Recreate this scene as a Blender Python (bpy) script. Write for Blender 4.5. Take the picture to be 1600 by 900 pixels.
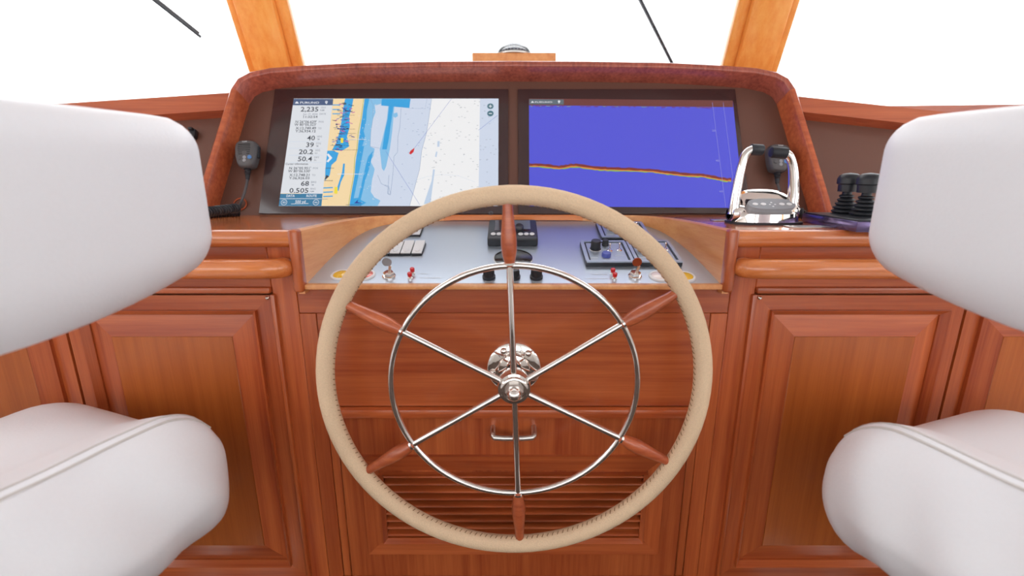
import bpy, bmesh, math, random
from mathutils import Vector, Matrix, geometry
random.seed(7)
for o in list(bpy.data.objects): bpy.data.objects.remove(o)
S = bpy.context.scene
COL = S.collection
R = math.radians
# ------------------------------------------------------------------ camera
CAM = Vector((-0.003, 0.0, 1.25)); PITCH = R(14.0); FPX = 723.0
cd = bpy.data.cameras.new('camera'); cam = bpy.data.objects.new('camera', cd); COL.objects.link(cam)
cam.location = CAM; cam.rotation_euler = (R(90) - PITCH, 0, 0)
cd.sensor_width = 36; cd.lens = FPX / 1600 * 36; cd.clip_start = 0.02; cd.clip_end = 500
cd.dof.use_dof = True; cd.dof.focus_distance = 1.0; cd.dof.aperture_fstop = 2.0
S.camera = cam
# ------------------------------------------------------------------ sky, exposure
w = bpy.data.worlds.new('overcast_sky'); S.world = w; w.use_nodes = True
bg = w.node_tree.nodes['Background']; bg.inputs[0].default_value = (0.96, 0.98, 1.0, 1); bg.inputs[1].default_value = 1.0
S.view_settings.view_transform = 'Standard'; S.view_settings.look = 'None'
S.view_settings.exposure = 1.7; S.view_settings.gamma = 1.0; S.view_settings.use_curve_mapping = False

# ------------------------------------------------------------------ pixel -> place helpers (1600x900 frame)
def ray(px, py):
    u = (px - 800) / FPX; v = (450 - py) / FPX
    return Vector((u, math.cos(PITCH) + v * math.sin(PITCH), -math.sin(PITCH) + v * math.cos(PITCH)))
def hit(px, py, p0, n):
    d = ray(px, py); t = (Vector(p0) - CAM).dot(n) / d.dot(n); return CAM + d * t
def on_y(px, py, Y): return hit(px, py, (0, Y, 0), Vector((0, 1, 0)))
def on_z(px, py, Z): return hit(px, py, (0, 0, Z), Vector((0, 0, 1)))

# ------------------------------------------------------------------ materials
MATS = {}
def nodes(name):
    m = bpy.data.materials.new(name); m.use_nodes = True; MATS[name] = m
    return m, m.node_tree.nodes, m.node_tree.links, m.node_tree.nodes['Principled BSDF']
def srgb(r, g, b):
    f = lambda c: (c / 255 / 12.92) if c / 255 <= .04045 else ((c / 255 + .055) / 1.055) ** 2.4
    return (f(r), f(g), f(b), 1)
def plain(name, col, rough=.5, metal=0, coat=0, bump=0, bscale=200, spec=.5, vary=.0):
    m, n, l, p = nodes(name)
    p.inputs['Base Color'].default_value = col; p.inputs['Roughness'].default_value = rough
    p.inputs['Metallic'].default_value = metal; p.inputs['Coat Weight'].default_value = coat
    p.inputs['Specular IOR Level'].default_value = spec
    tc = n.new('ShaderNodeTexCoord'); ns = n.new('ShaderNodeTexNoise'); ns.inputs['Scale'].default_value = bscale
    ns.inputs['Detail'].default_value = 4; l.new(tc.outputs['Object'], ns.inputs['Vector'])
    if bump:
        b = n.new('ShaderNodeBump'); b.inputs['Strength'].default_value = bump; b.inputs['Distance'].default_value = .002
        l.new(ns.outputs['Fac'], b.inputs['Height']); l.new(b.outputs['Normal'], p.inputs['Normal'])
    if vary:
        mx = n.new('ShaderNodeMix'); mx.data_type = 'RGBA'; l.new(ns.outputs['Fac'], mx.inputs['Factor'])
        mx.inputs['A'].default_value = tuple(c * (1 - vary) for c in col[:3]) + (1,)
        mx.inputs['B'].default_value = tuple(min(1, c * (1 + vary)) for c in col[:3]) + (1,)
        l.new(mx.outputs['Result'], p.inputs['Base Color'])
    return m
def wood(name, axis, dark, light, rough=.32, coat=.35, scale=1.0):
    m, n, l, p = nodes(name)
    tc = n.new('ShaderNodeTexCoord'); oi = n.new('ShaderNodeObjectInfo')
    ad = n.new('ShaderNodeVectorMath'); ad.operation = 'ADD'
    l.new(tc.outputs['Object'], ad.inputs[0])
    cm = n.new('ShaderNodeCombineXYZ'); ml = n.new('ShaderNodeMath'); ml.operation = 'MULTIPLY'; ml.inputs[1].default_value = 7.0
    l.new(oi.outputs['Random'], ml.inputs[0])
    for k in 'XYZ': l.new(ml.outputs[0], cm.inputs[k])
    l.new(cm.outputs[0], ad.inputs[1])
    mp = n.new('ShaderNodeMapping'); l.new(ad.outputs[0], mp.inputs['Vector'])
    sc = [55 * scale] * 3; sc[axis] = 1.6 * scale; mp.inputs['Scale'].default_value = sc
    n1 = n.new('ShaderNodeTexNoise'); n1.inputs['Scale'].default_value = 1; n1.inputs['Detail'].default_value = 6; n1.inputs['Roughness'].default_value = .6
    l.new(mp.outputs[0], n1.inputs['Vector'])
    mp2 = n.new('ShaderNodeMapping'); l.new(ad.outputs[0], mp2.inputs['Vector'])
    sc2 = [9 * scale] * 3; sc2[axis] = .8 * scale; mp2.inputs['Scale'].default_value = sc2
    n2 = n.new('ShaderNodeTexNoise'); n2.inputs['Scale'].default_value = 1; n2.inputs['Detail'].default_value = 3
    l.new(mp2.outputs[0], n2.inputs['Vector'])
    mp3 = n.new('ShaderNodeMapping'); l.new(ad.outputs[0], mp3.inputs['Vector'])
    sc3 = [420] * 3; sc3[axis] = 12; mp3.inputs['Scale'].default_value = sc3
    n3 = n.new('ShaderNodeTexNoise'); n3.inputs['Scale'].default_value = 1; l.new(mp3.outputs[0], n3.inputs['Vector'])
    a = n.new('ShaderNodeMath'); a.operation = 'MULTIPLY_ADD'; a.inputs[1].default_value = .55
    l.new(n1.outputs['Fac'], a.inputs[0])
    b = n.new('ShaderNodeMath'); b.operation = 'MULTIPLY'; b.inputs[1].default_value = .3; l.new(n2.outputs['Fac'], b.inputs[0])
    l.new(b.outputs[0], a.inputs[2])
    c = n.new('ShaderNodeMath'); c.operation = 'MULTIPLY_ADD'; c.inputs[1].default_value = .15
    l.new(n3.outputs['Fac'], c.inputs[0]); l.new(a.outputs[0], c.inputs[2])
    rp = n.new('ShaderNodeValToRGB'); l.new(c.outputs[0], rp.inputs['Fac'])
    rp.color_ramp.elements[0].position = .32; rp.color_ramp.elements[0].color = dark
    rp.color_ramp.elements[1].position = .68; rp.color_ramp.elements[1].color = light
    hs = n.new('ShaderNodeHueSaturation'); l.new(rp.outputs['Color'], hs.inputs['Color'])
    mr = n.new('ShaderNodeMapRange'); mr.inputs['To Min'].default_value = .9; mr.inputs['To Max'].default_value = 1.1
    l.new(oi.outputs['Random'], mr.inputs['Value']); l.new(mr.outputs[0], hs.inputs['Value'])
    l.new(hs.outputs['Color'], p.inputs['Base Color'])
    p.inputs['Roughness'].default_value = rough; p.inputs['Coat Weight'].default_value = coat; p.inputs['Coat Roughness'].default_value = .12
    bp = n.new('ShaderNodeBump'); bp.inputs['Strength'].default_value = .08; bp.inputs['Distance'].default_value = .0006
    l.new(n3.outputs['Fac'], bp.inputs['Height']); l.new(bp.outputs['Normal'], p.inputs['Normal'])
    return m
def glow(name, rgb, strength=.28, rough=.2):
    m, n, l, p = nodes(name)
    c = srgb(*rgb); p.inputs['Base Color'].default_value = (.01, .01, .01, 1); p.inputs['Roughness'].default_value = rough
    p.inputs['Emission Color'].default_value = c; p.inputs['Emission Strength'].default_value = strength
    return m
WD, WL = srgb(142, 50, 18), srgb(204, 108, 56)
for ax, k in enumerate('xyz'): wood('wood_' + k, ax, WD, WL)
wood('wood_panel', 2, srgb(150, 70, 18), srgb(184, 98, 38), rough=.4, coat=.2)
wood('wood_top', 0, srgb(184, 88, 38), srgb(228, 140, 78), rough=.25, coat=.7)
wood('wood_lit', 1, srgb(212, 132, 76), srgb(240, 178, 118))  # same wood, lightened: the strong light on the cheeks is in the colour
wood('veneer', 2, srgb(122, 52, 46), srgb(200, 108, 84), scale=2.2)
wood('veneer_x', 0, srgb(150, 62, 36), srgb(205, 110, 66), scale=1.6)
wood('pillar_wood', 2, srgb(236, 140, 56), srgb(255, 184, 98), rough=.25)
plain('floor_low_bounce', srgb(74, 58, 50), .9, bump=.4, bscale=500, vary=.1)  # unseen floor; dull carpet tone made up to cut warm bounce light
plain('chrome', (.90, .85, .81, 1), .07, 1)
plain('steel', (.72, .69, .66, 1), .28, 1)
plain('dark_chrome', (.16, .12, .24, 1), .18, .7)  # purple base colour stands in for a reflection on the box side
plain('black_plastic', srgb(38, 40, 46), .38, bump=.05, bscale=600)
plain('black_rubber', srgb(30, 33, 40), .5, bump=.08, bscale=500)
plain('mic_plastic', srgb(84, 82, 84), .45, bump=.1, bscale=900)
plain('slot_black', srgb(12, 12, 14), .6)
plain('key_grey', srgb(150, 152, 158), .45)
plain('blue_key', srgb(80, 130, 190), .4)
plain('panel_grey', srgb(190, 200, 212), .33, .75, bump=.02, bscale=900)
plain('module_light', srgb(176, 186, 200), .36, .6)
plain('module_grey', srgb(128, 138, 152), .34, .3)
plain('dash_brown', srgb(108, 72, 60), .38, .1, bump=.06, bscale=900, vary=.06)
plain('display_glass', srgb(62, 42, 42), .16, 0, coat=.3)  # dark glass; brown lift in the colour imitates a hazy reflection
plain('leather_white', srgb(236, 236, 240), .42, 0, bump=.12, bscale=260, vary=.02)
plain('leather_seam', srgb(205, 200, 196), .5)
plain('rim_leather', srgb(230, 200, 166), .75, bump=.6, bscale=420, vary=.16, spec=.25)
plain('stitch', srgb(150, 112, 76), .8)
plain('switch_white', srgb(228, 228, 230), .35)
plain('print_white', srgb(225, 228, 232), .5)
plain('red_paint', srgb(205, 30, 36), .3)
plain('blue_knob', srgb(84, 98, 182), .35)
plain('lens_yellow', srgb(240, 190, 50), .2, coat=.5)
plain('lens_red', srgb(220, 96, 70), .2, coat=.5)
plain('lens_white', srgb(238, 222, 214), .25, coat=.5)
plain('wall_white', srgb(232, 230, 226), .55, bump=.03)
plain('deck_white', srgb(238, 238, 238), .6)
plain('wiper_grey', srgb(70, 68, 70), .5)
plain('copper', srgb(176, 86, 52), .35, .5)
plain('card_grey', srgb(120, 118, 126), .5)
def glassy(name, fac, tint=(1, 1, 1, 1)):
    m = bpy.data.materials.new(name); m.use_nodes = True; MATS[name] = m
    n, l = m.node_tree.nodes, m.node_tree.links; n.remove(n['Principled BSDF'])
    t = n.new('ShaderNodeBsdfTransparent'); t.inputs[0].default_value = tint
    g = n.new('ShaderNodeBsdfGlossy'); g.inputs['Roughness'].default_value = .02
    fr = n.new('ShaderNodeFresnel'); fr.inputs['IOR'].default_value = 1.35 if fac < .1 else 1.5
    mx = n.new('ShaderNodeMixShader'); l.new(fr.outputs[0], mx.inputs[0]); l.new(t.outputs[0], mx.inputs[1]); l.new(g.outputs[0], mx.inputs[2])
    l.new(mx.outputs[0], n['Material Output'].inputs['Surface'])
glassy('pane_glass', .05); glassy('dome_glass', .2, (.93, .95, .97, 1))
# screen inks
for k, c in dict(s_base=(212, 222, 240), s_white=(246, 246, 247), s_land=(250, 222, 172), s_blue=(52, 166, 228), s_light=(136, 196, 236),
                 s_pale=(196, 214, 236), s_panel=(226, 230, 236), s_head=(70, 92, 130), s_bar=(52, 124, 164), s_text=(52, 58, 70), s_grey=(150, 156, 166),
                 s_line=(140, 160, 190), s_dash=(92, 112, 200), s_red=(214, 40, 46), s_navy=(40, 56, 150), s_yellow=(246, 226, 60), s_magenta=(190, 90, 170),
                 s_button=(74, 118, 132), s_sonar=(84, 86, 218), s_maroon=(112, 58, 54), s_brown=(128, 50, 40), s_orange=(226, 130, 60), s_green=(140, 180, 90),
                 s_scale=(150, 150, 220), s_ink=(240, 240, 246), s_dim=(96, 110, 120)).items(): glow(k, c)

# ------------------------------------------------------------------ mesh builder
ORG = {}
def frame(o, x, y):
    x = Vector(x).normalized(); z = x.cross(Vector(y)).normalized(); y = z.cross(x)
    return Matrix(((x.x, y.x, z.x, o[0]), (x.y, y.y, z.y, o[1]), (x.z, y.z, z.z, o[2]), (0, 0, 0, 1)))
class MB:
    def __init__(s, M=None): s.v = []; s.f = []; s.m = []; s.sm = []; s.M = M or Matrix()
    def add(s, vs, fs, mat, smooth=False):
        b = len(s.v); s.v += [s.M @ Vector(p) for p in vs]
        for f in fs: s.f.append([i + b for i in f]); s.m.append(mat); s.sm.append(smooth)
        return s
    def box(s, c, d, mat, bev=0, seg=2):
        bm = bmesh.new(); bmesh.ops.create_cube(bm, size=1)
        bmesh.ops.scale(bm, vec=d, verts=bm.verts); bmesh.ops.translate(bm, vec=c, verts=bm.verts)
        if bev: bmesh.ops.bevel(bm, geom=bm.edges[:], offset=bev, segments=seg, profile=.5, affect='EDGES')
        bm.verts.index_update()
        s.add([v.co[:] for v in bm.verts], [[v.index for v in f.verts] for f in bm.faces], mat, bool(bev)); bm.free(); return s
    def tube(s, pts, r, mat, seg=12, closed=False, flat=1.0):
        pts = [Vector(p) for p in pts]; n = len(pts); rr = r if isinstance(r, (list, tuple)) else [r] * n
        up = None; vs = []; fs = []
        for i, p in enumerate(pts):
            t = (pts[(i + 1) % n] - pts[i - 1]) if closed else (pts[min(i + 1, n - 1)] - pts[max(i - 1, 0)])
            t.normalize()
            if up is None: up = t.orthogonal().normalized()
            up = (up - t * up.dot(t)).normalized(); q = t.cross(up)
            for k in range(seg):
                a = 2 * math.pi * k / seg; vs.append(p + (up * math.cos(a) + q * math.sin(a) * flat) * rr[i])
        for i in range(n if closed else n - 1):
            j = (i + 1) % n
            for k in range(seg): fs.append([i * seg + k, i * seg + (k + 1) % seg, j * seg + (k + 1) % seg, j * seg + k])
        if not closed: fs += [list(range(seg))[::-1], [(n - 1) * seg + k for k in range(seg)]]
        return s.add(vs, fs, mat, True)
    def lathe(s, prof, mat, seg=24, smooth=True):
        vs = []; fs = []; n = len(prof)
        for r, z in prof:
            for k in range(seg):
                a = 2 * math.pi * k / seg; vs.append((r * math.cos(a), r * math.sin(a), z))
        for i in range(n - 1):
            for k in range(seg): fs.append([i * seg + k, i * seg + (k + 1) % seg, (i + 1) * seg + (k + 1) % seg, (i + 1) * seg + k])
        fs += [list(range(seg))[::-1], [(n - 1) * seg + k for k in range(seg)]]
        return s.add(vs, fs, mat, smooth)
    def prism(s, poly, z0, z1, mat, smooth=False):
        n = len(poly); vs = [(p[0], p[1], z0) for p in poly] + [(p[0], p[1], z1) for p in poly]
        tri = geometry.tessellate_polygon([[Vector((p[0], p[1], 0)) for p in poly]])
        fs = [list(t) for t in tri] + [[i + n for i in t][::-1] for t in tri] + [[i, (i + 1) % n, (i + 1) % n + n, i + n] for i in range(n)]
        return s.add(vs, fs, mat, smooth)
    def slab(s, quad, yf, yb, mat):          # quad of (x, z), a front depth for each corner, flat back
        vs = [(p[0], y, p[1]) for p, y in zip(quad, yf)] + [(p[0], yb, p[1]) for p in quad]
        return s.add(vs, [[0, 1, 2, 3], [7, 6, 5, 4]] + [[i, i + 4, (i + 1) % 4 + 4, (i + 1) % 4] for i in range(4)], mat)
    def flat(s, pts, mat):                    # flat polygon of 3D points
        tri = geometry.tessellate_polygon([[Vector(p) for p in pts]])
        return s.add(pts, [list(t) for t in tri], mat)
    def cushion(s, c, d, r, mat, n=14, fn=None):
        vs = []; fs = []; idx = {}
        h = Vector(d) / 2; inn = Vector((h.x - r, h.y - r, h.z - r))
        def vid(p):
            key = tuple(round(q, 5) for q in p)
            if key not in idx:
                P = Vector((p[0] * h.x, p[1] * h.y, p[2] * h.z))
                I = Vector([max(-inn[k], min(inn[k], P[k])) for k in range(3)]); q = P - I
                if q.length > 1e-9: P = I + q.normalized() * r
                if fn: P = fn(P, h)
                idx[key] = len(vs); vs.append(P + Vector(c))
            return idx[key]
        def g(t): return math.sin(t * math.pi / 2) * .35 + t * .65
        for ax in range(3):
            for sg in (-1, 1):
                for i in range(n):
                    for j in range(n):
                        q = []
                        for a, b in ((i, j), (i + 1, j), (i + 1, j + 1), (i, j + 1)):
                            p = [0, 0, 0]; p[ax] = sg; p[(ax + 1) % 3] = g(2 * a / n - 1); p[(ax + 2) % 3] = g(2 * b / n - 1); q.append(vid(p))
                        fs.append(q if sg > 0 else q[::-1])
        return s.add(vs, fs, mat, True)
    def build(s, name, parent=None, recalc=True, center=True):
        me = bpy.data.meshes.new(name)
        c = Vector([(min(v[k] for v in s.v) + max(v[k] for v in s.v)) / 2 for k in range(3)]) if center else Vector()
        if parent is None and center: c.z = min(v.z for v in s.v)
        me.from_pydata([v - c for v in s.v], [], s.f)
        names = []
        for k in s.m:
            if k not in names: names.append(k)
        for k in names: me.materials.append(MATS[k])
        me.polygons.foreach_set('material_index', [names.index(k) for k in s.m])
        me.polygons.foreach_set('use_smooth', s.sm)
        if recalc:
            bm = bmesh.new(); bm.from_mesh(me); bmesh.ops.recalc_face_normals(bm, faces=bm.faces[:]); bm.to_mesh(me); bm.free()
        if any(s.sm): me.set_sharp_from_angle(angle=R(38))
        o = bpy.data.objects.new(name, me); COL.objects.link(o)
        if parent: o.parent = parent; o.location = c - ORG[parent]
        else: o.location = c
        ORG[o] = c; return o
def tag(o, label=None, cat=None, group=None, kind=None):
    for k, v in (('label', label), ('category', cat), ('group', group), ('kind', kind)):
        if v: o[k] = v
    return o
def thing(name, loc, label, cat, group=None):
    o = bpy.data.objects.new(name, None); COL.objects.link(o); o.location = loc; o.empty_display_size = .05
    ORG[o] = Vector(loc); return tag(o, label, cat, group)
TXT = {}
def text_shape(t):
    if t not in TXT:
        cu = bpy.data.curves.new('t', 'FONT'); cu.body = t; cu.resolution_u = 2; cu.offset = .012
        ob = bpy.data.objects.new('t', cu); COL.objects.link(ob); me = ob.to_mesh()
        vs = [v.co.copy() for v in me.vertices]; fs = [list(p.vertices) for p in me.polygons]
        ob.to_mesh_clear(); bpy.data.objects.remove(ob); bpy.data.curves.remove(cu); TXT[t] = (vs, fs)
    return TXT[t]
def text_between(mb, t, A, B, up, h, mat):    # letters from A to B along a line, cap height h along up
    vs, fs = text_shape(t)
    if not vs: return
    x0 = min(v.x for v in vs); x1 = max(v.x for v in vs); A = Vector(A); B = Vector(B)
    mb.add([A + (B - A) * ((v.x - x0) / (x1 - x0)) + up * (v.y / .69 * h) for v in vs], fs, mat)
def arc(c, r, a0, a1, n): return [(c[0] + r * math.cos(R(a0 + (a1 - a0) * i / n)), c[1] + r * math.sin(R(a0 + (a1 - a0) * i / n))) for i in range(n + 1)]
def smooth_path(p, it=2, closed=False):
    p = [Vector(q) for q in p]
    for _ in range(it):
        q = [] if closed else [p[0]]
        for i in range(len(p) if closed else len(p) - 1):
            a, b = p[i], p[(i + 1) % len(p)]; q += [a * .75 + b * .25, a * .25 + b * .75]
        if not closed: q.append(p[-1])
        p = q
    return p

# ================================================================== SETTING
YF = .895           # cabinet face
ZW = 1.145          # worktop height
def struct(o): o['kind'] = 'structure'; return o
fl = MB().box((0, -.3, -.03), (4.4, 4.4, .06), 'floor_low_bounce').build('floor'); struct(fl)
struct(MB().box((0, -.62, 2.18), (4.4, 3.74, .06), 'wall_white').build('ceiling'))
for sx, nm in ((-1, 'wall_left'), (1, 'wall_right')):
    mb = MB(); mb.box((sx * 2.1, -.3, .575), (.08, 4.2, 1.15), 'wall_white')
    mb.box((sx * 2.1, -.3, 2.07), (.08, 4.2, .16), 'wall_white')
    for y in (-2.3, -.9, .5): mb.box((sx * 2.1, y, 1.57), (.08, .12, .84), 'pillar_wood')
    struct(mb.build(nm))
mb = MB()
mb.box((0, -2.42, .5), (4.2, .08, 1.0), 'wall_white')  # unseen bulkhead, lower half closed to keep light off the lower cabinets
for x in (-2.02, -.75, .75, 2.02): mb.box((x, -2.42, 1.56), (.16, .08, 1.12), 'wall_white')
mb.box((0, -2.42, 2.10), (4.2, .08, .10), 'wall_white'); struct(mb.build('wall_back'))
# windshield: raked posts, stops and three panes
RAKE = R(23.5); WB = Vector((0, 1.545, 1.44)); WU = Vector((0, -math.sin(RAKE), math.cos(RAKE))); WN = Vector((0, -math.cos(RAKE), -math.sin(RAKE)))
LEN = (2.15 - WB.z) / WU.z
for sx, nm in ((-1, 'trim_1'), (1, 'trim_2')):
    F = Matrix(((1, WU.x, WN.x, WB.x), (0, WU.y, WN.y, WB.y), (0, WU.z, WN.z, WB.z), (0, 0, 0, 1)))
    mb = MB(F); mb.box((sx * .712, LEN / 2 - .06, -.01), (.108, LEN + .12, .05), 'pillar_wood', .004)
    mb.box((sx * .779, LEN / 2 - .06, -.016), (.028, LEN + .12, .03), 'pillar_wood', .006)
    mb.box((sx * .642, LEN / 2 - .06, -.016), (.034, LEN + .12, .03), 'pillar_wood', .006)
    struct(mb.build(nm))
F = frame(WB, (1, 0, 0), WU)
MBp = MB(F); MBp.box((0, LEN / 2, -.03), (1.28, LEN, .006), 'pane_glass'); struct(MBp.build('window_1'))
def side_pane(sx, nm):
    a = R(15) * sx
    M = Matrix.Translation(Vector((sx * .78, WB.y, WB.z))) @ Matrix.Rotation(-a, 4, 'Z') @ frame((0, 0, 0), (1, 0, 0), WU)
    mb = MB(M); mb.box((sx * .62, LEN / 2, -.03), (1.24, LEN, .006), 'pane_glass'); o = struct(mb.build(nm))
    mb = MB(M); mb.box((sx * 1.28, LEN / 2, -.01), (.1, LEN, .05), 'pillar_wood', .004); return o, mb
for sx, nm, tn in ((-1, 'window_2', 'trim_3'), (1, 'window_3', 'trim_4')):
    o, mb = side_pane(sx, nm); struct(mb.build(tn))
mb = MB()
mb.prism([(-1.95, 1.24), (-.79, 1.565), (.79, 1.565), (1.95, 1.24), (1.5, 1.33), (.9, 1.385), (-.9, 1.385), (-1.5, 1.33)], 1.405, 1.43, 'wood_x')
struct(mb.build('trim_5'))     # shelf under the windshield
mb = MB(); mb.box((0, 6.0, 1.22), (9, 8, .1), 'deck_white'); struct(mb.build('foredeck'))
# wipers outside the glass
def wiper(px0, py0, px1, py1, label):
    n = WN; P0 = WB - WN * .09
    A = hit(px0, py0, P0, n); B = hit(px1, py1, P0, n); A = A + (A - B) * 1.2
    t = thing('windshield_wiper', B, label, 'wiper')
    MB().tube([A, A.lerp(B, .5), B], [.006, .005, .004], 'wiper_grey', 8).build('wiper_arm', t)
    q = (B - A).normalized()
    MB().tube([B - q * .34 - WN * -.012, B + q * .012 - WN * -.012], .0045, 'black_rubber', 6).build('wiper_blade', t)
wiper(245, 0, 311, 52, 'thin dark wiper outside the left window pane')
wiper(1000, 0, 1052, 104, 'thin grey wiper outside the middle window pane above the sonar display')

# ================================================================== SIDE CABINETS
def mitred(parent, x0, x1, z0, z1, wd, y0, y1, yb, names, mats):
    # four mitred members between an outer rectangle and one inset by wd; y0 outer depth, y1 inner depth
    a, b, c, d = (x0, z0), (x1, z0), (x1, z1), (x0, z1); e, f, g, h = (x0 + wd, z0 + wd), (x1 - wd, z0 + wd), (x1 - wd, z1 - wd), (x0 + wd, z1 - wd)
    for q, nm, mt in (((a, b, f, e), names[0], mats[0]), ((d, c, g, h), names[0], mats[0]), ((a, d, h, e), names[1], mats[1]), ((b, c, g, f), names[1], mats[1])):
        MB().slab(q, (y0, y0, y1, y1), yb, mt).build(nm, parent)
def panel_door(parent, x0, x1, z0, z1, catch=0):
    mb = MB(); mb.box(((x0 + x1) / 2, YF + .004, (z0 + z1) / 2), (x1 - x0 - .002, .016, z1 - z0 - .002), 'wood_panel'); d = mb.build('door', parent)
    g = .0012
    mitred(d, x0 + g, x1 - g, z0 + g, z1 - g, .030, YF - .013, YF - .013, YF - .004, ('frame_rail', 'frame_stile'), ('wood_x', 'wood_z'))
    mitred(d, x0 + .0315, x1 - .0315, z0 + .0315, z1 - .0315, .011, YF - .020, YF - .009, YF - .004, ('bead', 'bead'), ('wood_x', 'wood_z'))
    mitred(d, x0 + .0428, x1 - .0428, z0 + .0428, z1 - .0428, .044, YF - .006, YF - .014, YF - .004, ('bevel_rail', 'bevel_stile'), ('wood_x', 'wood_z'))
    i = .0872; MB().box(((x0 + x1) / 2, YF - .0095, (z0 + z1) / 2), (x1 - x0 - 2 * i, .011, z1 - z0 - 2 * i), 'wood_panel', .0008, 1).build('center_panel', d)
    if catch:
        xc = x1 - .006 if catch > 0 else x0 + .006
        MB(frame((xc, YF - .013, z1 - .006), (1, 0, 0), (0, 0, 1))).lathe([(.004, -.002), (.004, .003), (.002, .005)], 'chrome', 10).build('catch', d)
for sx, nm in ((-1, 'left'), (1, 'right')):
    t = thing('side_cabinet', (sx * .95, YF + .25, 0), 'reddish wooden cabinet with raised panel doors %s' % ('left of the wheel, behind the left chair' if sx < 0 else 'right of the wheel, behind the right chair'), 'cabinet')
    X = lambda a: sx * a
    mb = MB(); mb.box((X(1.05), YF + .26, .565), (1.24, .5, 1.06), 'wood_z'); mb.box((X(1.05), YF + .09, .035), (1.24, .16, .07), 'wood_x'); mb.build('carcass', t)
    MB().box((X(.4525), YF - .001, .569), (.048, .02, 1.088), 'wood_z', .0015, 1).build('stile', t)
    MB().box((X(1.073), YF - .001, 1.0685), (1.193, .02, .091), 'wood_x', .0015, 1).build('top_rail', t)
    MB().box((X(1.073), YF - .001, .30), (1.193, .02, .074), 'wood_x', .0015, 1).build('bottom_rail', t)
    MB().box((X(1.073), YF - .013, 1.026), (1.193, .014, .013), 'wood_x', .004).build('top_moulding', t)
    MB().box((X(.4735), YF - .013, .678), (.009, .014, .68), 'wood_z', .003).build('stile_moulding', t)
    for a, b, c in ((.4795, .897, -1), (.9005, 1.28, 0), (1.2835, 1.66, 0)):
        lo, hi = sorted((X(a), X(b))); panel_door(t, lo, hi, .339, 1.0165, (c * sx) if c else 0)
    # grab rail
    pts = smooth_path([(X(.455), YF - .005, 1.072), (X(.432), YF - .032, 1.075), (X(.452), YF - .052, 1.076), (X(.58), YF - .052, 1.076), (X(1.6), YF - .05, 1.076), (X(1.65), YF - .005, 1.076)], 3)
    rr = [.0190] * len(pts); k = len(pts)
    for i in range(6): rr[i] = .011 + .008 * math.sin(i / 6 * math.pi / 2)
    MB().tube(pts, rr, 'wood_top', 18).build('grab_rail', t)

# ================================================================== WORKTOP
inner = [(-.404, .868), (-.398, .95), (-.387, 1.03), (-.368, 1.10), (-.338, 1.146), (-.29, 1.170), (-.22, 1.178), (-.15, 1.180)]
pod = [Vector((x, y, 0)) for x, y in inner] ; pod = smooth_path(pod, 2)
podline = [(p.x, p.y) for p in pod] + [(-p.x, p.y) for p in reversed(pod)]
def offset_line(pl, d):
    out = []
    for i, p in enumerate(pl):
        a = Vector(pl[max(i - 1, 0)]); b = Vector(pl[min(i + 1, len(pl) - 1)]); t = (b - a).normalized(); out.append((p[0] - t.y * d, p[1] + t.x * d))
    return out
wall_out = offset_line(podline, .012)
half = len(pod)
back = 1.38
poly = [(-1.67, .872), (-.420, .872)] + [p for p in wall_out if p[1] > .876] + [(.420, .872), (1.67, .872), (1.67, back), (-1.67, back)]
wt = MB(); wt.prism(poly, ZW - .032, ZW, 'wood_top')
worktop = thing('worktop', (0, 1.1, ZW - .032), 'varnished orange wooden worktop running below both displays', 'worktop')
wt.build('top_board', worktop)
for sx in (-1, 1):
    pr = [(0, -.0165), (-.006, -.0155), (-.0115, -.011), (-.014, -.004), (-.014, .004), (-.0115, .011), (-.006, .0155), (0, .0165)]
    mb = MB(); n = len(pr); x0, x1 = sx * .420, sx * 1.67
    vs = [(x0, .8735 + a, ZW - .0162 + b) for a, b in pr] + [(x1, .8735 + a, ZW - .0162 + b) for a, b in pr]
    mb.add(vs, [[i, (i + 1) % n, (i + 1) % n + n, i + n] for i in range(n)] + [list(range(n)), [i + n for i in range(n)][::-1]], 'wood_top', True); mb.build('nosing', worktop)

# ================================================================== HELM CONSOLE (centre)
hc = thing('helm_console', (0, YF + .2, 0), 'wooden helm console behind the steering wheel with a louvred door', 'console')
mb = MB(); mb.box((0, YF + .225, .51), (.85, .33, 1.0), 'wood_z'); mb.build('carcass', hc)
MB().box((0, YF - .001, 1.004), (.855, .02, .052), 'wood_x', .0012, 1).build('top_rail', hc)
for sx in (-1, 1): MB().box((sx * .4115, YF - .001, .63), (.033, .02, .694), 'wood_z', .0012, 1).build('stile', hc)
MB().box((0, YF + .001, .875), (.789, .02, .205), 'wood_x', .0008, 1).build('front_panel', hc)
MB().box((0, YF - .008, .760), (.789, .03, .022), 'wood_x', .006).build('rail_moulding', hc)
MB().box((0, YF + .001, .30), (.855, .02, .07), 'wood_x', .001, 1).build('bottom_rail', hc)
for sx in (-1, 1): MB().box((sx * .3857, YF - .001, .543), (.0175, .02, .410), 'wood_z', .002, 1).build('door_post', hc)
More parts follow.
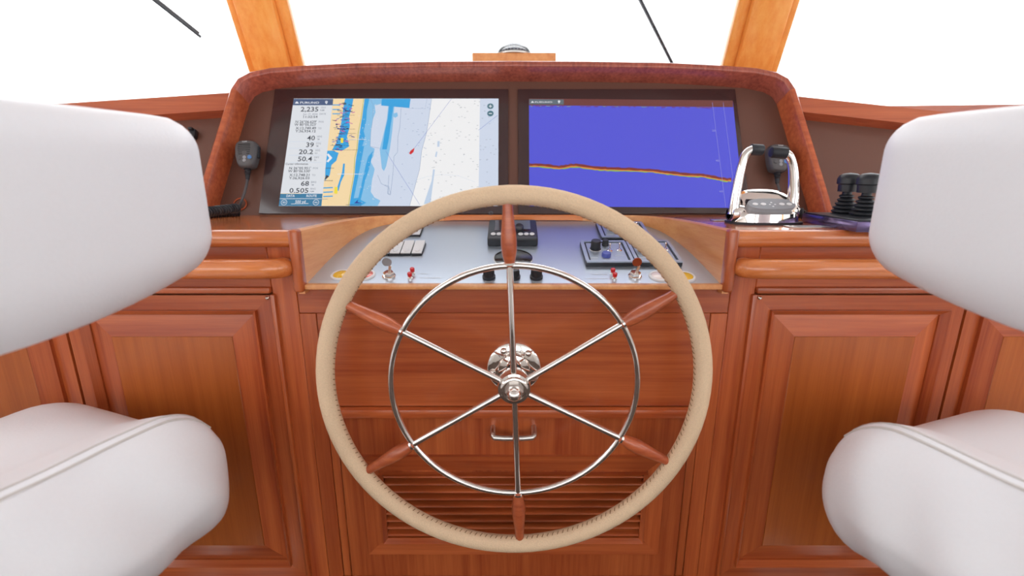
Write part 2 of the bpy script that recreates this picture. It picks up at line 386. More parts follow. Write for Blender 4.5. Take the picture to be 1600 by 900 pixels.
# louvred door with handle
x0, x1, z0, z1 = -.3755, .3755, .337, .747
a0, a1, b0, b1 = -.290, .290, .438, .611
mb = MB()
for c, d in (((0, 0, (z1 + b1) / 2), (x1 - x0, 0, z1 - b1)), ((0, 0, (z0 + b0) / 2), (x1 - x0, 0, b0 - z0)), (((x0 + a0) / 2, 0, (b0 + b1) / 2), (a0 - x0, 0, b1 - b0)), (((x1 + a1) / 2, 0, (b0 + b1) / 2), (x1 - a1, 0, b1 - b0))):
    mb.box((c[0], YF + .001, c[2]), (d[0], .02, d[2]), 'wood_z')
door = mb.build('louvre_door', hc)
mitred(door, -.330, .330, .404, .657, .036, YF - .017, YF - .013, YF - .008, ('frame_rail', 'frame_stile'), ('wood_x', 'wood_z'))
mitred(door, a0 - .003, a1 + .003, b0 - .003, b1 + .003, .007, YF - .020, YF - .010, YF - .004, ('bead', 'bead'), ('wood_x', 'wood_z'))
MB().box((0, YF + .045, .5245), (.60, .004, .20), 'slot_black').build('vent_shade_sheet', door)  # added black sheet standing in for the shade between the slats
sl = MB(); pr = [(-.016, -.0058), (-.0172, -.0035), (-.0165, -.0012), (-.014, 0), (.018, .0075), (.018, .0025), (-.013, -.0058)]; n = len(pr)
sl.add([(-.287, a, b) for a, b in pr] + [(.287, a, b) for a, b in pr], [[i, (i + 1) % n, (i + 1) % n + n, i + n] for i in range(n)] + [list(range(n)), [i + n for i in range(n)][::-1]], 'wood_x')
slat0 = None
for i in range(9):
    z = b0 + .0105 + i * .0190 + .003
    if slat0 is None: slat0 = sl.build('slat', door); o = slat0; off = ORG[o].copy()
    else: o = slat0.copy(); COL.objects.link(o)
    o.parent = door; o.location = Vector((0, YF + .009, z)) - ORG[door]
tz = .716
hp = smooth_path([(-.0435, YF - .008, tz + .008), (-.0435, YF - .036, tz + .004), (-.0385, YF - .040, tz), (.0385, YF - .040, tz), (.0435, YF - .036, tz + .004), (.0435, YF - .008, tz + .008)], 1)
MB().tube(hp, .0058, 'steel', 10).build('handle', door)
# pod: cheeks, ledge, instrument panel and lip
ZP0, YP0, ZP1, YP1 = 1.0396, .880, 1.131, 1.181
def wall_piece(pl, pl2, name, mat, z0=1.022):
    mb = MB(); n = len(pl); zt = ZW + .001
    vs = []
    for (a, b) in zip(pl, pl2):
        for (q, z) in ((a, z0), (a, zt - .003), ((a[0] * .75 + b[0] * .25, a[1] * .75 + b[1] * .25), zt), (b, zt), (b, z0)): vs.append((q[0], q[1], z))
    fs = []
    for i in range(n - 1):
        for k in range(5): fs.append([i * 5 + k, i * 5 + (k + 1) % 5, (i + 1) * 5 + (k + 1) % 5, (i + 1) * 5 + k])
    fs += [[0, 1, 2, 3, 4], [(n - 1) * 5 + k for k in range(5)][::-1]]
    mb.add(vs, fs, mat, True); return mb.build(name, hc)
h2 = half - 3
wall_piece(podline[:h2], wall_out[:h2], 'side_cheek', 'wood_lit')
wall_piece(podline[h2 - 1:len(podline) - h2 + 1], wall_out[h2 - 1:len(podline) - h2 + 1], 'back_ledge', 'wood_top')
wall_piece(podline[-h2:], wall_out[-h2:], 'side_cheek', 'wood_lit')
for sx in (-1, 1):   # rounded front end of each cheek
    MB().box((sx * .412, .869, 1.0865), (.019, .024, .121), 'wood_z', .006, 3).build('cheek_end', hc)
MB().box((0, .873, ZP0 - .004), (.806, .016, .010), 'wood_lit', .002).build('front_lip', hc)
pp = [(-.403, YP0)] + [p for p in podline if p[1] > YP0] + [(.403, YP0)]
zz = lambda y: ZP0 + (y - YP0) / (YP1 - YP0) * (ZP1 - ZP0)
mb = MB(); n = len(pp); vs = [(x, y, zz(y)) for x, y in pp] + [(x, y, zz(y) - .006) for x, y in pp]
tri = geometry.tessellate_polygon([[Vector((p[0], p[1], 0)) for p in pp]])
mb.add(vs, [list(q) for q in tri] + [[i + n for i in q][::-1] for q in tri] + [[i, (i + 1) % n, (i + 1) % n + n, i + n] for i in range(n)], 'panel_grey')
dash_panel = mb.build('instrument_panel', hc)
# ---- dash frame
DU = Vector((0, YP1 - YP0, ZP1 - ZP0)).normalized(); DX = Vector((1, 0, 0)); DN = DX.cross(DU); DP = Vector((0, YP0, ZP0))
def dsh(px, py, off=0): return hit(px, py, DP + DN * off, DN)
def dfr(px, py, sc=1.25): return frame(dsh(px, py), DX, DU) @ Matrix.Scale(sc, 4)
def wide(x0, x1, y): return (dsh(x1, y) - dsh(x0, y)).length
def deep(x, y0, y1): return (dsh(x, y1) - dsh(x, y0)).length
printing = MB()
def dmarks(xl, xr, yc, h):
    rd = random.Random(int(xl * 7 + yc)); x = xl
    while x < xr - .8:
        w_ = rd.uniform(1.0, 2.2); A, B = dsh(x, yc, .0006), dsh(min(x + w_, xr), yc, .0006); u = DU * h * .0021 * rd.uniform(.6, 1)
        printing.add([A, B, B + u, A + u], [[0, 1, 2, 3]], 'print_white'); x += w_ + rd.uniform(.4, 1.0)
def dprint(t, xl, xr, yc, h):
    A, B = dsh(xl, yc, .0006), dsh(xr, yc, .0006); text_between(printing, t, A, B, DU, h * .0021, 'print_white')

# ================================================================== DISPLAY PANEL, HOOD, DISPLAYS
TILT = R(27); SP = Vector((0, 1.186, ZW)); SU = Vector((0, math.sin(TILT), math.cos(TILT))); SX = Vector((1, 0, 0)); SN = SX.cross(SU)
def scr(px, py, off=0): return hit(px, py, SP + SN * off, SN)
def loc2(P): d = P - SP; return (d.x, d.dot(SU))
SF = frame(SP, SX, SU)
hood = thing('display_hood', (0, 1.25, ZW), 'wooden arched hood framing the two displays on the worktop', 'hood')
lp = [(337, 345), (343, 322), (366, 243), (390, 163), (398, 151), (411, 144), (440, 138), (500, 133.5), (570, 130), (690, 128), (803, 127.5)]
left = [loc2(scr(*p)) for p in lp]
left = [(x, s) for x, s in left]
left[0] = (left[0][0], -.02)
cpath = left + [(-x, s) for x, s in reversed(left[:-1])]
def ol(pl, d): return offset_line(pl, d)
HD, HT = .062, .019
outer = ol(cpath, HT); mid = ol(cpath, HT * .5)
mbp = MB(SF); mbp.prism(ol(cpath, .004), -.012, 0, 'dash_brown'); mbp.build('back_panel', hood)
def hood_piece(i0, i1, name, mat):
    mb = MB(SF); vs = []; A, B = cpath[i0:i1 + 1], outer[i0:i1 + 1]
    lerp = lambda a, b, t: (a[0] + (b[0] - a[0]) * t, a[1] + (b[1] - a[1]) * t)
    prof = [(0, -.012), (0, HD - .004), (.12, HD - .001), (.3, HD), (.7, HD), (.9, HD - .003), (1, HD - .008), (1, -.012)]
    for a, b in zip(A, B):
        for t, z in prof:
            q = lerp(a, b, t); vs.append((q[0], q[1], z))
    k = len(prof); n = len(A); fs = []
    for i in range(n - 1):
        for j in range(k): fs.append([i * k + j, i * k + (j + 1) % k, (i + 1) * k + (j + 1) % k, (i + 1) * k + j])
    fs += [list(range(k)), [(n - 1) * k + j for j in range(k)][::-1]]
    mb.add(vs, fs, mat, True); return mb.build(name, hood)
L = len(cpath)
hood_piece(0, 3, 'hood_leg', 'veneer_x'); hood_piece(L - 4, L - 1, 'hood_leg', 'veneer_x')
hood_piece(3, 6, 'hood_corner', 'veneer'); hood_piece(L - 7, L - 4, 'hood_corner', 'veneer')
hood_piece(6, L - 7, 'hood_top', 'veneer')
# wings of the dash on both sides
def wing(top, bot, label, sx):
    t = thing('dash_wing', (sx * .9, 1.22, ZW), label, 'dashboard')
    T = [loc2(scr(*p, .03)) for p in top]; B = [loc2(scr(*p, .03)) for p in bot]
    MB(SF).prism([(T[0][0], -.005), (T[1][0], -.005), (T[1][0], T[1][1] - .005), (T[0][0], T[0][1] - .005)], -.012, -.002, 'dash_brown').build('wing_panel', t)
    MB(SF).prism([T[0], T[1], B[1], B[0]], -.012, .030, 'veneer_x').build('wing_trim', t)
wing([(372, 144), (-450, 197)], [(366, 171), (-450, 225)], 'brown dash panel with wooden top trim between left chair and hood', -1)
wing([(1232, 149), (2050, 236)], [(1238, 173), (2050, 262)], 'brown dash panel with wooden top trim between hood and right chair', 1)

def display(name, label, corners, glass):
    t = thing(name, scr((glass[0] + glass[1]) / 2, 330), label, 'display')
    xs = [loc2(scr(*p)) for p in corners]
    gl, gr = [loc2(scr(*p)) for p in glass[2]]
    MB(SF).box(((gl[0] + gr[0]) / 2, (gl[1] + gr[1]) / 2, .003), (gr[0] - gl[0], gl[1] - gr[1], .006), 'display_glass', .0015).build('bezel', t)
    return t
EPS0 = .0064
class Ink:
    def __init__(s): s.mb = MB(); s.k = 0
    def lay(s): s.k += 1; return EPS0 + s.k * .00004
    def poly(s, pts, mat):
        h = s.lay(); s.mb.flat([scr(x, y, h) for x, y in pts], mat)
    def line(s, pts, wpx, mat, dash=None):
        h = s.lay()
        for i in range(len(pts) - 1):
            a, b = Vector(pts[i]), Vector(pts[i + 1]); d = (b - a); L = d.length; d.normalize(); q = Vector((-d.y, d.x)) * wpx / 2
            segs = [(0, L)] if not dash else [(s0 * dash, min(L, s0 * dash + dash * .55)) for s0 in range(int(L / dash) + 1)]
            for u, v in segs:
                if v - u < .05: continue
                p0, p1 = a + d * u, a + d * v; s.mb.add([scr(*(p0 + q), h), scr(*(p1 + q), h), scr(*(p1 - q), h), scr(*(p0 - q), h)], [[0, 1, 2, 3]], mat)
    def text(s, t, xl, xr, yc, hpx, mat):
        h = s.lay(); A, B = scr(xl, yc + hpx / 2, h), scr(xr, yc + hpx / 2, h); C = scr((xl + xr) / 2, yc - hpx / 2, h); up = SU * ((C - (A + B) / 2).length); text_between(s.mb, t, A, B, SU, up.length, mat)
    def disc(s, x, y, r, mat, n=16, ring=0):
        h = s.lay(); c = scr(x, y, h); k = (scr(x + 1, y, h) - c).length; pts = [c + (SX * math.cos(2 * math.pi * i / n) + SU * math.sin(2 * math.pi * i / n)) * r * k for i in range(n)]
        if not ring: s.mb.flat(pts, mat)
        else:
            inn = [c + (p - c) * (1 - ring) for p in pts]; s.mb.add(pts + inn, [[i, (i + 1) % n, (i + 1) % n + n, i + n] for i in range(n)], mat)
A_ = lambda x, y: (430 + x / 4.5, 140 + y / 4.5)
B_ = lambda x, y: (600 + x / 4.5, 140 + y / 4.5)
# ---------------- left display: chart
d1 = display('chart_display', 'left display showing a coastal chart with a white data column', [(459, 154), (779, 154), (778, 322), (436, 321)], (445, 794, [(431, 141), (794, 335)]))
k = Ink()
TLc, TRc, BRc, BLc = (459, 154), (779, 154), (778.5, 322), (435.5, 322)
k.poly([TLc, TRc, BRc, BLc], 's_base')
k.poly([B_(335, 64), B_(675, 64), B_(664, 818), B_(180, 818), B_(215, 690), B_(250, 560), B_(265, 430), B_(300, 300), B_(318, 180)], 's_white')
k.poly([A_(628, 64), A_(752, 64), A_(745, 100), A_(700, 112), A_(706, 160), A_(686, 210), A_(672, 300), A_(668, 400), A_(700, 415), A_(690, 470), A_(668, 500), A_(700, 560), A_(680, 640), A_(672, 720), A_(700, 760), A_(740, 780), A_(720, 818), A_(522, 818)], 's_light')
k.poly([A_(628, 64), A_(662, 64), A_(645, 140), A_(640, 220), A_(622, 290), A_(632, 330), A_(612, 400), A_(625, 395), A_(606, 500), A_(588, 590), A_(570, 680), A_(552, 765), A_(585, 760), A_(610, 650), A_(640, 520), A_(655, 470), A_(690, 430), A_(660, 560), A_(632, 640), A_(612, 730), A_(600, 775), A_(640, 795), A_(600, 818), A_(522, 818)], 's_blue')
k.poly([A_(407, 64), A_(628, 64), A_(610, 200), A_(590, 300), A_(580, 420), A_(566, 480), A_(558, 600), A_(540, 700), A_(528, 770), A_(522, 818), A_(322, 818)], 's_land')
k.line([A_(622, 64), A_(604, 200), A_(584, 300), A_(574, 420), A_(560, 480), A_(552, 600), A_(534, 700), A_(522, 770), A_(516, 818)], .8, 's_green')
k.poly([A_(492, 64), A_(550, 64), A_(540, 120), A_(520, 190), A_(525, 260), A_(505, 330), A_(520, 400), A_(470, 430), A_(400, 425), A_(430, 370), A_(452, 300), A_(470, 200), A_(480, 120)], 's_blue')
k.poly([A_(366, 430), A_(400, 428), A_(446, 445), A_(430, 500), A_(396, 530), A_(384, 600), A_(350, 640), A_(352, 560)], 's_blue')
k.poly([A_(362, 455), A_(375, 450), A_(402, 480), A_(372, 512), A_(360, 505), A_(380, 482)], 's_ink')
k.poly([A_(478, 520), A_(490, 520), A_(486, 600), A_(462, 650), A_(445, 715), A_(432, 700), A_(455, 630), A_(470, 580)], 's_blue')
k.poly([A_(418, 684), A_(440, 686), A_(436, 733), A_(414, 730)], 's_yellow')
for y in (692, 722, 752): k.line([A_(338, y), A_(405, y - 3)], 1.8, 's_blue')
for y in (108, 140, 170): k.line([A_(402, y), A_(455, y)], 1.6, 's_blue')
k.poly([A_(750, 64), B_(187, 64), B_(178, 130), A_(745, 112)], 's_blue')
k.poly([A_(795, 118), A_(838, 120), A_(822, 300), A_(806, 420), A_(780, 540), A_(765, 572), A_(750, 555), A_(735, 420), A_(762, 310), A_(785, 210)], 's_light')
k.poly([A_(800, 114), A_(832, 116), A_(812, 250), A_(800, 340), A_(784, 420), A_(752, 420), A_(770, 300), A_(790, 210)], 's_blue')
k.poly([B_(62, 170), B_(92, 160), B_(98, 185), B_(80, 198), B_(62, 188)], 's_light')
k.poly([B_(376, 362), B_(392, 362), B_(390, 400), B_(374, 404)], 's_pale'); k.poly([B_(366, 436), B_(376, 436), B_(370, 474), B_(358, 472)], 's_pale')
k.poly([B_(345, 560), B_(358, 562), B_(342, 680), B_(326, 804), B_(280, 804), B_(318, 690), B_(335, 640)], 's_pale')
k.line([B_(335, 64), B_(318, 180), B_(300, 300), B_(265, 430), B_(250, 560), B_(215, 690), B_(180, 818)], .5, 's_line')
k.line([B_(120, 130), B_(112, 260), B_(98, 330), B_(95, 440), B_(70, 470), B_(62, 600), B_(45, 740), B_(28, 735), B_(35, 680), B_(5, 670)], .5, 's_line')
k.line([A_(668, 64), A_(690, 110), A_(686, 210), A_(672, 300), A_(668, 400), A_(735, 412)], .4, 's_line')
k.line([A_(720, 600), A_(745, 660), A_(800, 690), A_(812, 735), A_(790, 730), A_(800, 600)], .5, 's_line')
k.line([B_(178, 132), B_(290, 134), B_(302, 64)], .5, 's_line', 1.6)
k.line([B_(215, 640), B_(300, 612), B_(400, 597), B_(520, 605), B_(640, 650)], .5, 's_pale', 2)
k.line([B_(475, 64), B_(217, 408)], .7, 's_dash', 2); k.line([B_(12, 432), B_(250, 808)], .7, 's_dash', 2); k.line([B_(666, 284), B_(800, 180)], .7, 's_dash', 2)
k.poly([B_(216, 408), B_(207, 440), B_(188, 456), B_(176, 450), B_(186, 430)], 's_red')
rnd = random.Random(3)
for i in range(150):
    x = rnd.uniform(110, 785); y = rnd.uniform(80, 800)
    k.line([B_(x, y), B_(x + 11, y)], .55, 's_grey' if x > 320 else 's_line')
for i in range(60):
    x = rnd.uniform(585, 730); y = rnd.uniform(80, 800); k.line([A_(x, y), A_(x + 7, y)], .5, 's_ink')
for i in range(110):     # dense chart symbols along the waterway
    t = rnd.random(); x = 490 - 60 * t + rnd.gauss(0, 30); y = 95 + 335 * t; c = rnd.choice(['s_navy', 's_navy', 's_text', 's_magenta', 's_dash', 's_text', 's_button'])
    wl = rnd.uniform(4, 34); x = max(400, min(560 - wl, x)); k.line([A_(x, y), A_(x + wl, y + rnd.uniform(-8, 8))], rnd.uniform(.5, 1.6), c)
for y, x0, x1 in ((152, 440, 548), (180, 436, 560), (278, 416, 560), (308, 440, 570), (352, 440, 620), (392, 390, 520), (424, 400, 580)): k.line([A_(x0, y), A_(x1, y)], .8, 's_text', 1.5)
for y, x0, x1, c in ((552, 352, 414, 's_text'), (640, 345, 405, 's_text'), (594, 440, 612, 's_ink'), (350, 500, 640, 's_ink'), (810, 498, 606, 's_text'), (770, 325, 370, 's_grey')): k.line([A_(x0, y), A_(x1, y)], 1.3, c, 1.4)
k.poly([A_(460, 340), A_(480, 340), A_(478, 375), A_(460, 375)], 's_yellow')
k.poly([A_(555, 800), A_(585, 772), A_(578, 790), A_(615, 800)], 's_navy'); k.poly([A_(345, 635), A_(360, 600), A_(380, 610), A_(362, 625)], 's_text')
# data column
k.poly([(459, 154), A_(405, 64), A_(325, 818), (435.5, 322)], 's_panel')
k.poly([(459, 154.5), A_(408, 66), A_(404, 110), A_(124, 110)], 's_head')
k.text('FURUNO', *[A_(175, 0)[0], A_(308, 0)[0]], A_(0, 92)[1], 3.2, 's_ink')
k.poly([A_(138, 98), A_(145, 88), A_(152, 82), A_(160, 88), A_(166, 98)], 's_ink'); k.disc(*A_(360, 87), 2.0, 's_ink', 12); k.poly([A_(352, 90), A_(368, 90), A_(360, 103)], 's_ink'); k.disc(*A_(360, 87), .8, 's_head', 8)
def row(t, xl, xr, y, h, mat='s_text'): k.text(t, A_(xl, 0)[0], A_(xr, 0)[0], A_(0, y)[1], h / 4.5, mat)
row('2,235', 178, 302, 138, 32); row('ODO', 320, 355, 126, 12, 's_grey'); row('NM', 316, 344, 145, 12, 's_grey')
row('Jun 17, 2026', 195, 298, 172, 12, 's_grey'); row('DATE', 312, 356, 171, 11, 's_grey'); row('11:32:54', 197, 297, 191, 15)
row("N 26°06.629'", 142, 290, 226, 17); row("W 80°05.323'", 134, 288, 246, 17); row('POS', 306, 340, 226, 12, 's_grey')
row('X:12,749.49', 143, 286, 271, 17); row('Y:36,934.12', 141, 284, 292, 17); row('TO', 302, 324, 272, 12, 's_grey')
for t, a, b, y, l1, l2 in (('40', 223, 278, 340, 'HDG', '°M'), ('39', 216, 270, 388, 'COG', '°M'), ('20.2', 165, 265, 437, 'SOG', 'kn'), ('50.4', 158, 258, 487, 'DPT', 'ft')):
    row(t, a, b, y, 32); row(l1, b + 16, b + 50, y - 10, 12, 's_grey'); row(l2, b + 14, b + 32, y + 9, 11, 's_grey')
    k.line([A_(95, y + 25), A_(330, y + 25)], .35, 's_pale')
row('Cursor information', 72, 230, 522, 13)
row("N 26°05.951'", 98, 250, 552, 17); row("W 80°06.530'", 90, 246, 573, 17); row('POS', 266, 300, 552, 12, 's_grey')
row('X:12,748.21', 98, 240, 600, 17); row('Y:36,926.03', 96, 240, 622, 17); row('TO', 258, 282, 601, 12, 's_grey')
row('68', 180, 236, 660, 32); row('BRG', 252, 288, 650, 12, 's_grey'); row('°M', 250, 270, 670, 11, 's_grey')
row('0.505', 98, 232, 709, 32); row('RNG', 247, 284, 697, 12, 's_grey'); row('NM', 244, 272, 716, 11, 's_grey')
k.poly([A_(36, 732), A_(333, 732), A_(325, 818), A_(25, 818)], 's_bar'); k.line([A_(30, 767), A_(328, 767)], .7, 's_ink'); k.line([A_(36, 731), A_(185, 731)], .7, 's_land')
row('DATA', 78, 136, 747, 17, 's_ink'); row('ROUTE', 219, 291, 747, 17, 's_ink'); row('500 yd', 140, 212, 788, 20, 's_ink'); k.line([A_(112, 804), A_(234, 801)], .7, 's_ink')
for x, t in ((62, '3D'), (287, 'NU')): k.disc(*A_(x, 793), 4.8, 's_ink', 18, .14); row(t, x - 11, x + 11, 793, 12, 's_ink')
for y, v in ((117, 1), (168, 0)):
    k.disc(*B_(748, y), 5, 's_button', 20); k.line([B_(737, y), B_(759, y)], 1.1, 's_ink')
    if v: k.line([B_(748, y - 11), B_(748, y + 11)], 1.1, 's_ink')
sc1 = k.mb.build('screen', d1, recalc=False); tag(sc1, 'bright chart screen')
k2 = Ink(); k2.disc(767, 333.0, 3.3, 's_dim', 18, .16); k2.line([(767, 331), (767, 333.5)], .6, 's_dim'); k2.mb.build('power_mark', d1, recalc=False)
# ---------------- right display: sonar
d2 = display('sonar_display', 'right display showing a blue sonar picture with a brown bottom line', [(826, 154), (1145, 158), (1162, 325), (827, 322)], (809, 1160, [(809, 141), (1171, 335)]))
k = Ink(); C_ = lambda x, y: (780 + x / 2.663, 60 + y / 2.663)
k.poly([(826.5, 154), (1145, 157), (1162, 325), (827, 322)], 's_sonar')
k.poly([(826.5, 154), (1145, 157), (1145.6, 167.5), (826.6, 164.5)], 's_maroon')
k.poly([(827, 155), (881, 155.5), (881, 163.5), (827, 163)], 's_dim')
k.text('FURUNO', 836, 863, 159.5, 2.2, 's_ink'); k.poly([(829.5, 160.5), (832, 157.5), (834.5, 160.5)], 's_ink'); k.disc(873.5, 158.4, 1.8, 's_ink', 12); k.poly([(872, 159), (875, 159), (873.5, 162)], 's_ink')
bot = [C_(*p) for p in ((125, 527), (180, 528), (250, 537), (290, 530), (320, 528), (400, 540), (450, 542), (540, 545), (640, 550), (700, 558), (780, 567), (850, 570), (900, 580), (945, 588), (970, 586))]
def jag(off, amp, sd):
    q = random.Random(sd); out = []
    for i in range(len(bot) - 1):
        for j in range(6):
            t = j / 6; out.append((bot[i][0] * (1 - t) + bot[i + 1][0] * t, bot[i][1] * (1 - t) + bot[i + 1][1] * t + off + q.uniform(-amp, amp)))
    return out
def band(a, b, mat):
    h = k.lay()
    for i in range(len(a) - 1): k.mb.add([scr(*a[i], h), scr(*a[i + 1], h), scr(*b[i + 1], h), scr(*b[i], h)], [[0, 1, 2, 3]], mat)
t0 = jag(-2.6, .7, 1); t1 = jag(.8, .5, 2); t2 = jag(2.2, .6, 3); t3 = jag(3.6, .7, 4)
band(t0, t1, 's_brown'); band(t1, t2, 's_orange'); band(t2, t3, 's_green')
q = random.Random(5)
for i in range(46):
    x = q.uniform(828, 1110); k.line([(x, 165.3 + (x - 827) / 319 * 3 + q.uniform(-.3, .9)), (x + q.uniform(2, 8), 165.6 + (x - 827) / 319 * 3)], .7, 's_brown' if i % 4 else 's_green')
k.line([(1113, 160), (1134, 324)], .5, 's_scale'); k.line([(1130, 160), (1145, 278)], .5, 's_scale')
for t, x, y in (('20', 1116, 204), ('40', 1121.5, 251), ('60', 1127.5, 299)): k.text(t, x - 3.2, x + 2.4, y, 3, 's_scale')
k.text('49.', 831, 856, 316, 11, 's_ink')
sc2 = k.mb.build('screen', d2, recalc=False); tag(sc2, 'blue sonar screen')

# ================================================================== COMPASS on its board
ZS = 1.43; bt = 1.5796
cb = MB(); cb.box((.003, 1.465, (ZS + bt) / 2), (.238, .07, bt - ZS), 'wood_lit', .003); tag(cb.build('compass_board'), 'flat orange wooden block behind the hood below the compass dome', 'board')
t = thing('compass', (.003, 1.475, bt), 'glass dome compass on wooden block above the displays', 'compass')
M = Matrix.Translation((.003, 1.475, bt)) @ Matrix.Diagonal((1.28, 1.28, 1.05, 1))
MB(M).lathe([(.0405, 0), (.0405, .004), (.038, .006)], 'steel', 28).build('bezel_ring', t)
MB(M).lathe([(.039 * math.cos(R(a)) + .0001, .030 * math.sin(R(a)) + .003) for a in range(0, 91, 10)], 'dome_glass', 28).build('dome', t)
MB(M).lathe([(.012, .0045), (.028, .010), (.029, .013), (.026, .015), (.010, .018), (.001, .019)], 'card_grey', 28).build('compass_card', t)
mb = MB(M)
for i in range(24):
    a = 2 * math.pi * i / 24; mb.box((.0292 * math.cos(a), .0292 * math.sin(a), .0115), (.0016, .0016, .003), 'print_white')
mb.build('card_marks', t)

# ================================================================== STEERING WHEEL
WC = Vector((.001, .80, .860)); WR = .3535
wheel = thing('steering_wheel', WC + Vector((0, .08, 0)), 'large round steering wheel with beige leather rim and wooden handles', 'steering wheel')
WF = Matrix.Translation(WC) @ Matrix.Rotation(R(90), 4, 'X') @ Matrix.Rotation(R(2.0), 4, 'Z')    # local xy = wheel plane, z toward the camera
ring = lambda r, n=96: [(r * math.cos(2 * math.pi * i / n), r * math.sin(2 * math.pi * i / n), 0) for i in range(n)]
rim = MB(WF).tube(ring(WR), .0168, 'rim_leather', 20, True).build('rim', wheel)
mb = MB(WF)
for i in range(200):
    a = 2 * math.pi * i / 200 + .01; a2 = a + .011; r0 = WR - .0160; zz0 = .0058
    mb.tube([(r0 * math.cos(a), r0 * math.sin(a), zz0), ((r0 - .0012) * math.cos(a + .006), (r0 - .0012) * math.sin(a + .006), zz0 - .004), ((r0 - .0005) * math.cos(a2), (r0 - .0005) * math.sin(a2), zz0 - .007)], .0008, 'stitch', 5)
tag(mb.build('rim_stitching', rim), kind='stuff')
SR = .2315
MB(WF).tube(ring(SR), .0062, 'chrome', 14, True).build('steel_ring', wheel)
for i in range(6):
    a = R(90 + 60 * i); c, s_ = math.cos(a), math.sin(a)
    MB(WF).tube([(c * .022, s_ * .022, .004), (c * SR, s_ * SR, 0)], .0062, 'chrome', 14).build('spoke', wheel)
    hl = [(.2135, .0068), (.2185, .0085), (.2200, .0084), (.228, .0104), (.240, .0124), (.254, .0130), (.270, .0120), (.288, .0102), (.303, .0088), (.322, .0080)]
    hl = [(SR + (r - .2150) * 1.03, q * 1.08) for r, q in hl]
    h = MB(WF).tube([(c * r, s_ * r, 0) for r, _ in hl], [q for _, q in hl], 'veneer_x', 16).build('handle', wheel)
    MB(WF).tube([(c * (SR + .001), s_ * (SR + .001), 0), (c * (SR + .005), s_ * (SR + .005), 0)], .0098, 'chrome', 14).build('ferrule', h)
MB(WF).lathe([(.0200, -.034), (.0255, -.030), (.0310, -.018), (.0315, .008), (.0300, .0125), (.0262, .0135), (.0250, .0185), (.0225, .0200), (.0205, .0200), (.0195, .0150), (.001, .0150)], 'chrome', 40).build('hub', wheel)
MB(WF).lathe([(.0172, .0150), (.0172, .0250), (.0150, .0280), (.001, .0281)], 'steel', 6, False).build('hub_nut', wheel)
MB(WF).lathe([(.0128, .0275), (.0128, .034)] + [(.0125 * math.cos(R(a)) + .0001, .034 + .0125 * math.sin(R(a))) for a in range(0, 91, 15)], 'chrome', 24).build('hub_cap', wheel)
MB(WF).lathe([(.0150, -.085), (.0150, -.03)], 'black_rubber', 20).build('shaft', wheel)
# helm flange on the console face
FC = Vector((.001, YF - .0085, .860))
FF = Matrix.Translation(FC) @ Matrix.Rotation(R(90), 4, 'X') @ Matrix.Scale(1.11, 4)
t = thing('helm_flange', FC, 'polished round steel flange with dome bolts behind the wheel hub', 'flange')
MB(FF).lathe([(.0495, -.002), (.0495, .004), (.047, .006), (.030, .0075), (.028, .012), (.022, .014), (.0145, .015), (.0145, .0)], 'chrome', 40).build('plate', t)
for a in (50, 118, 190, 262, 334):
    MB(FF @ Matrix.Translation((.040 * math.cos(R(a)), .040 * math.sin(R(a)), .0065))).lathe([(.0065, 0), (.0065, .0015), (.0052, .0042), (.0028, .0058), (.0005, .0062)], 'chrome', 14).build('bolt', t)
mb = MB(FF); word = 'HYNAUTIC'
for i, ch in enumerate(word):
    a = R(90 + 44 - 88 * i / (len(word) - 1)); c = Vector((.0345 * math.cos(a), .0345 * math.sin(a), .0077)); tx = Vector((math.sin(a), -math.cos(a), 0)); up = Vector((math.cos(a), math.sin(a), 0))
    w_ = .0012 if ch == 'I' else .0042
    text_between(mb, ch, c - tx * w_ / 2, c + tx * w_ / 2, up, .0052, 'card_grey')
mb.build('engraved_word', t)

# ================================================================== INSTRUMENTS ON THE GREY PANEL
# autopilot head
t = thing('autopilot_unit', dsh(801, 378), 'black autopilot control box with small screen at panel centre', 'autopilot')
M = dfr(801, 369, 1)
M = M @ Matrix.Diagonal((wide(762, 840, 380) / .088, deep(801, 354, 385) / .044, 1.35, 1))
MB(M).box((0, 0, .007), (.088, .044, .016), 'black_plastic', .003).build('body', t)
MB(M).box((0, .006, .0153), (.064, .024, .0012), 'display_glass').build('screen', t)
mb = MB(M); mb.box((.014, .007, .0161), (.036, .020, .0006), 'module_grey'); mb.lathe([(.007, .0163), (.007, .0168)], 's_navy', 20); mb.build('screen_picture', t)
MB(M @ Matrix.Translation((.012, -.004, .0155))).lathe([(.0075, 0), (.0075, .006), (.006, .0075), (.001, .0078)], 'black_plastic', 20).build('dial', t)
for x in (-.034, -.024, -.014, .014, .024, .034): MB(M @ Matrix.Translation((x, -.0135, .0155)) @ Matrix.Diagonal((1, .62, 1, 1))).lathe([(.0044, 0), (.0044, .0008), (.0034, .0014), (.0003, .0015)], 'switch_white', 14).build('button', t)
mb = MB(); 
# round glass cover below it
M = dfr(802, 404, 1.38)
t = thing('round_cover', dsh(802, 404), 'flat round clear cover on the panel below the autopilot box', 'cover')
MB(M).lathe([(.030, 0), (.030, .0016), (.0285, .0022), (.001, .0022)], 'dome_glass', 36).build('disc', t)
MB(M).lathe([(.031, 0), (.031, .001), (.0295, .0012), (.0295, 0)], 'steel', 36).build('ring', t)
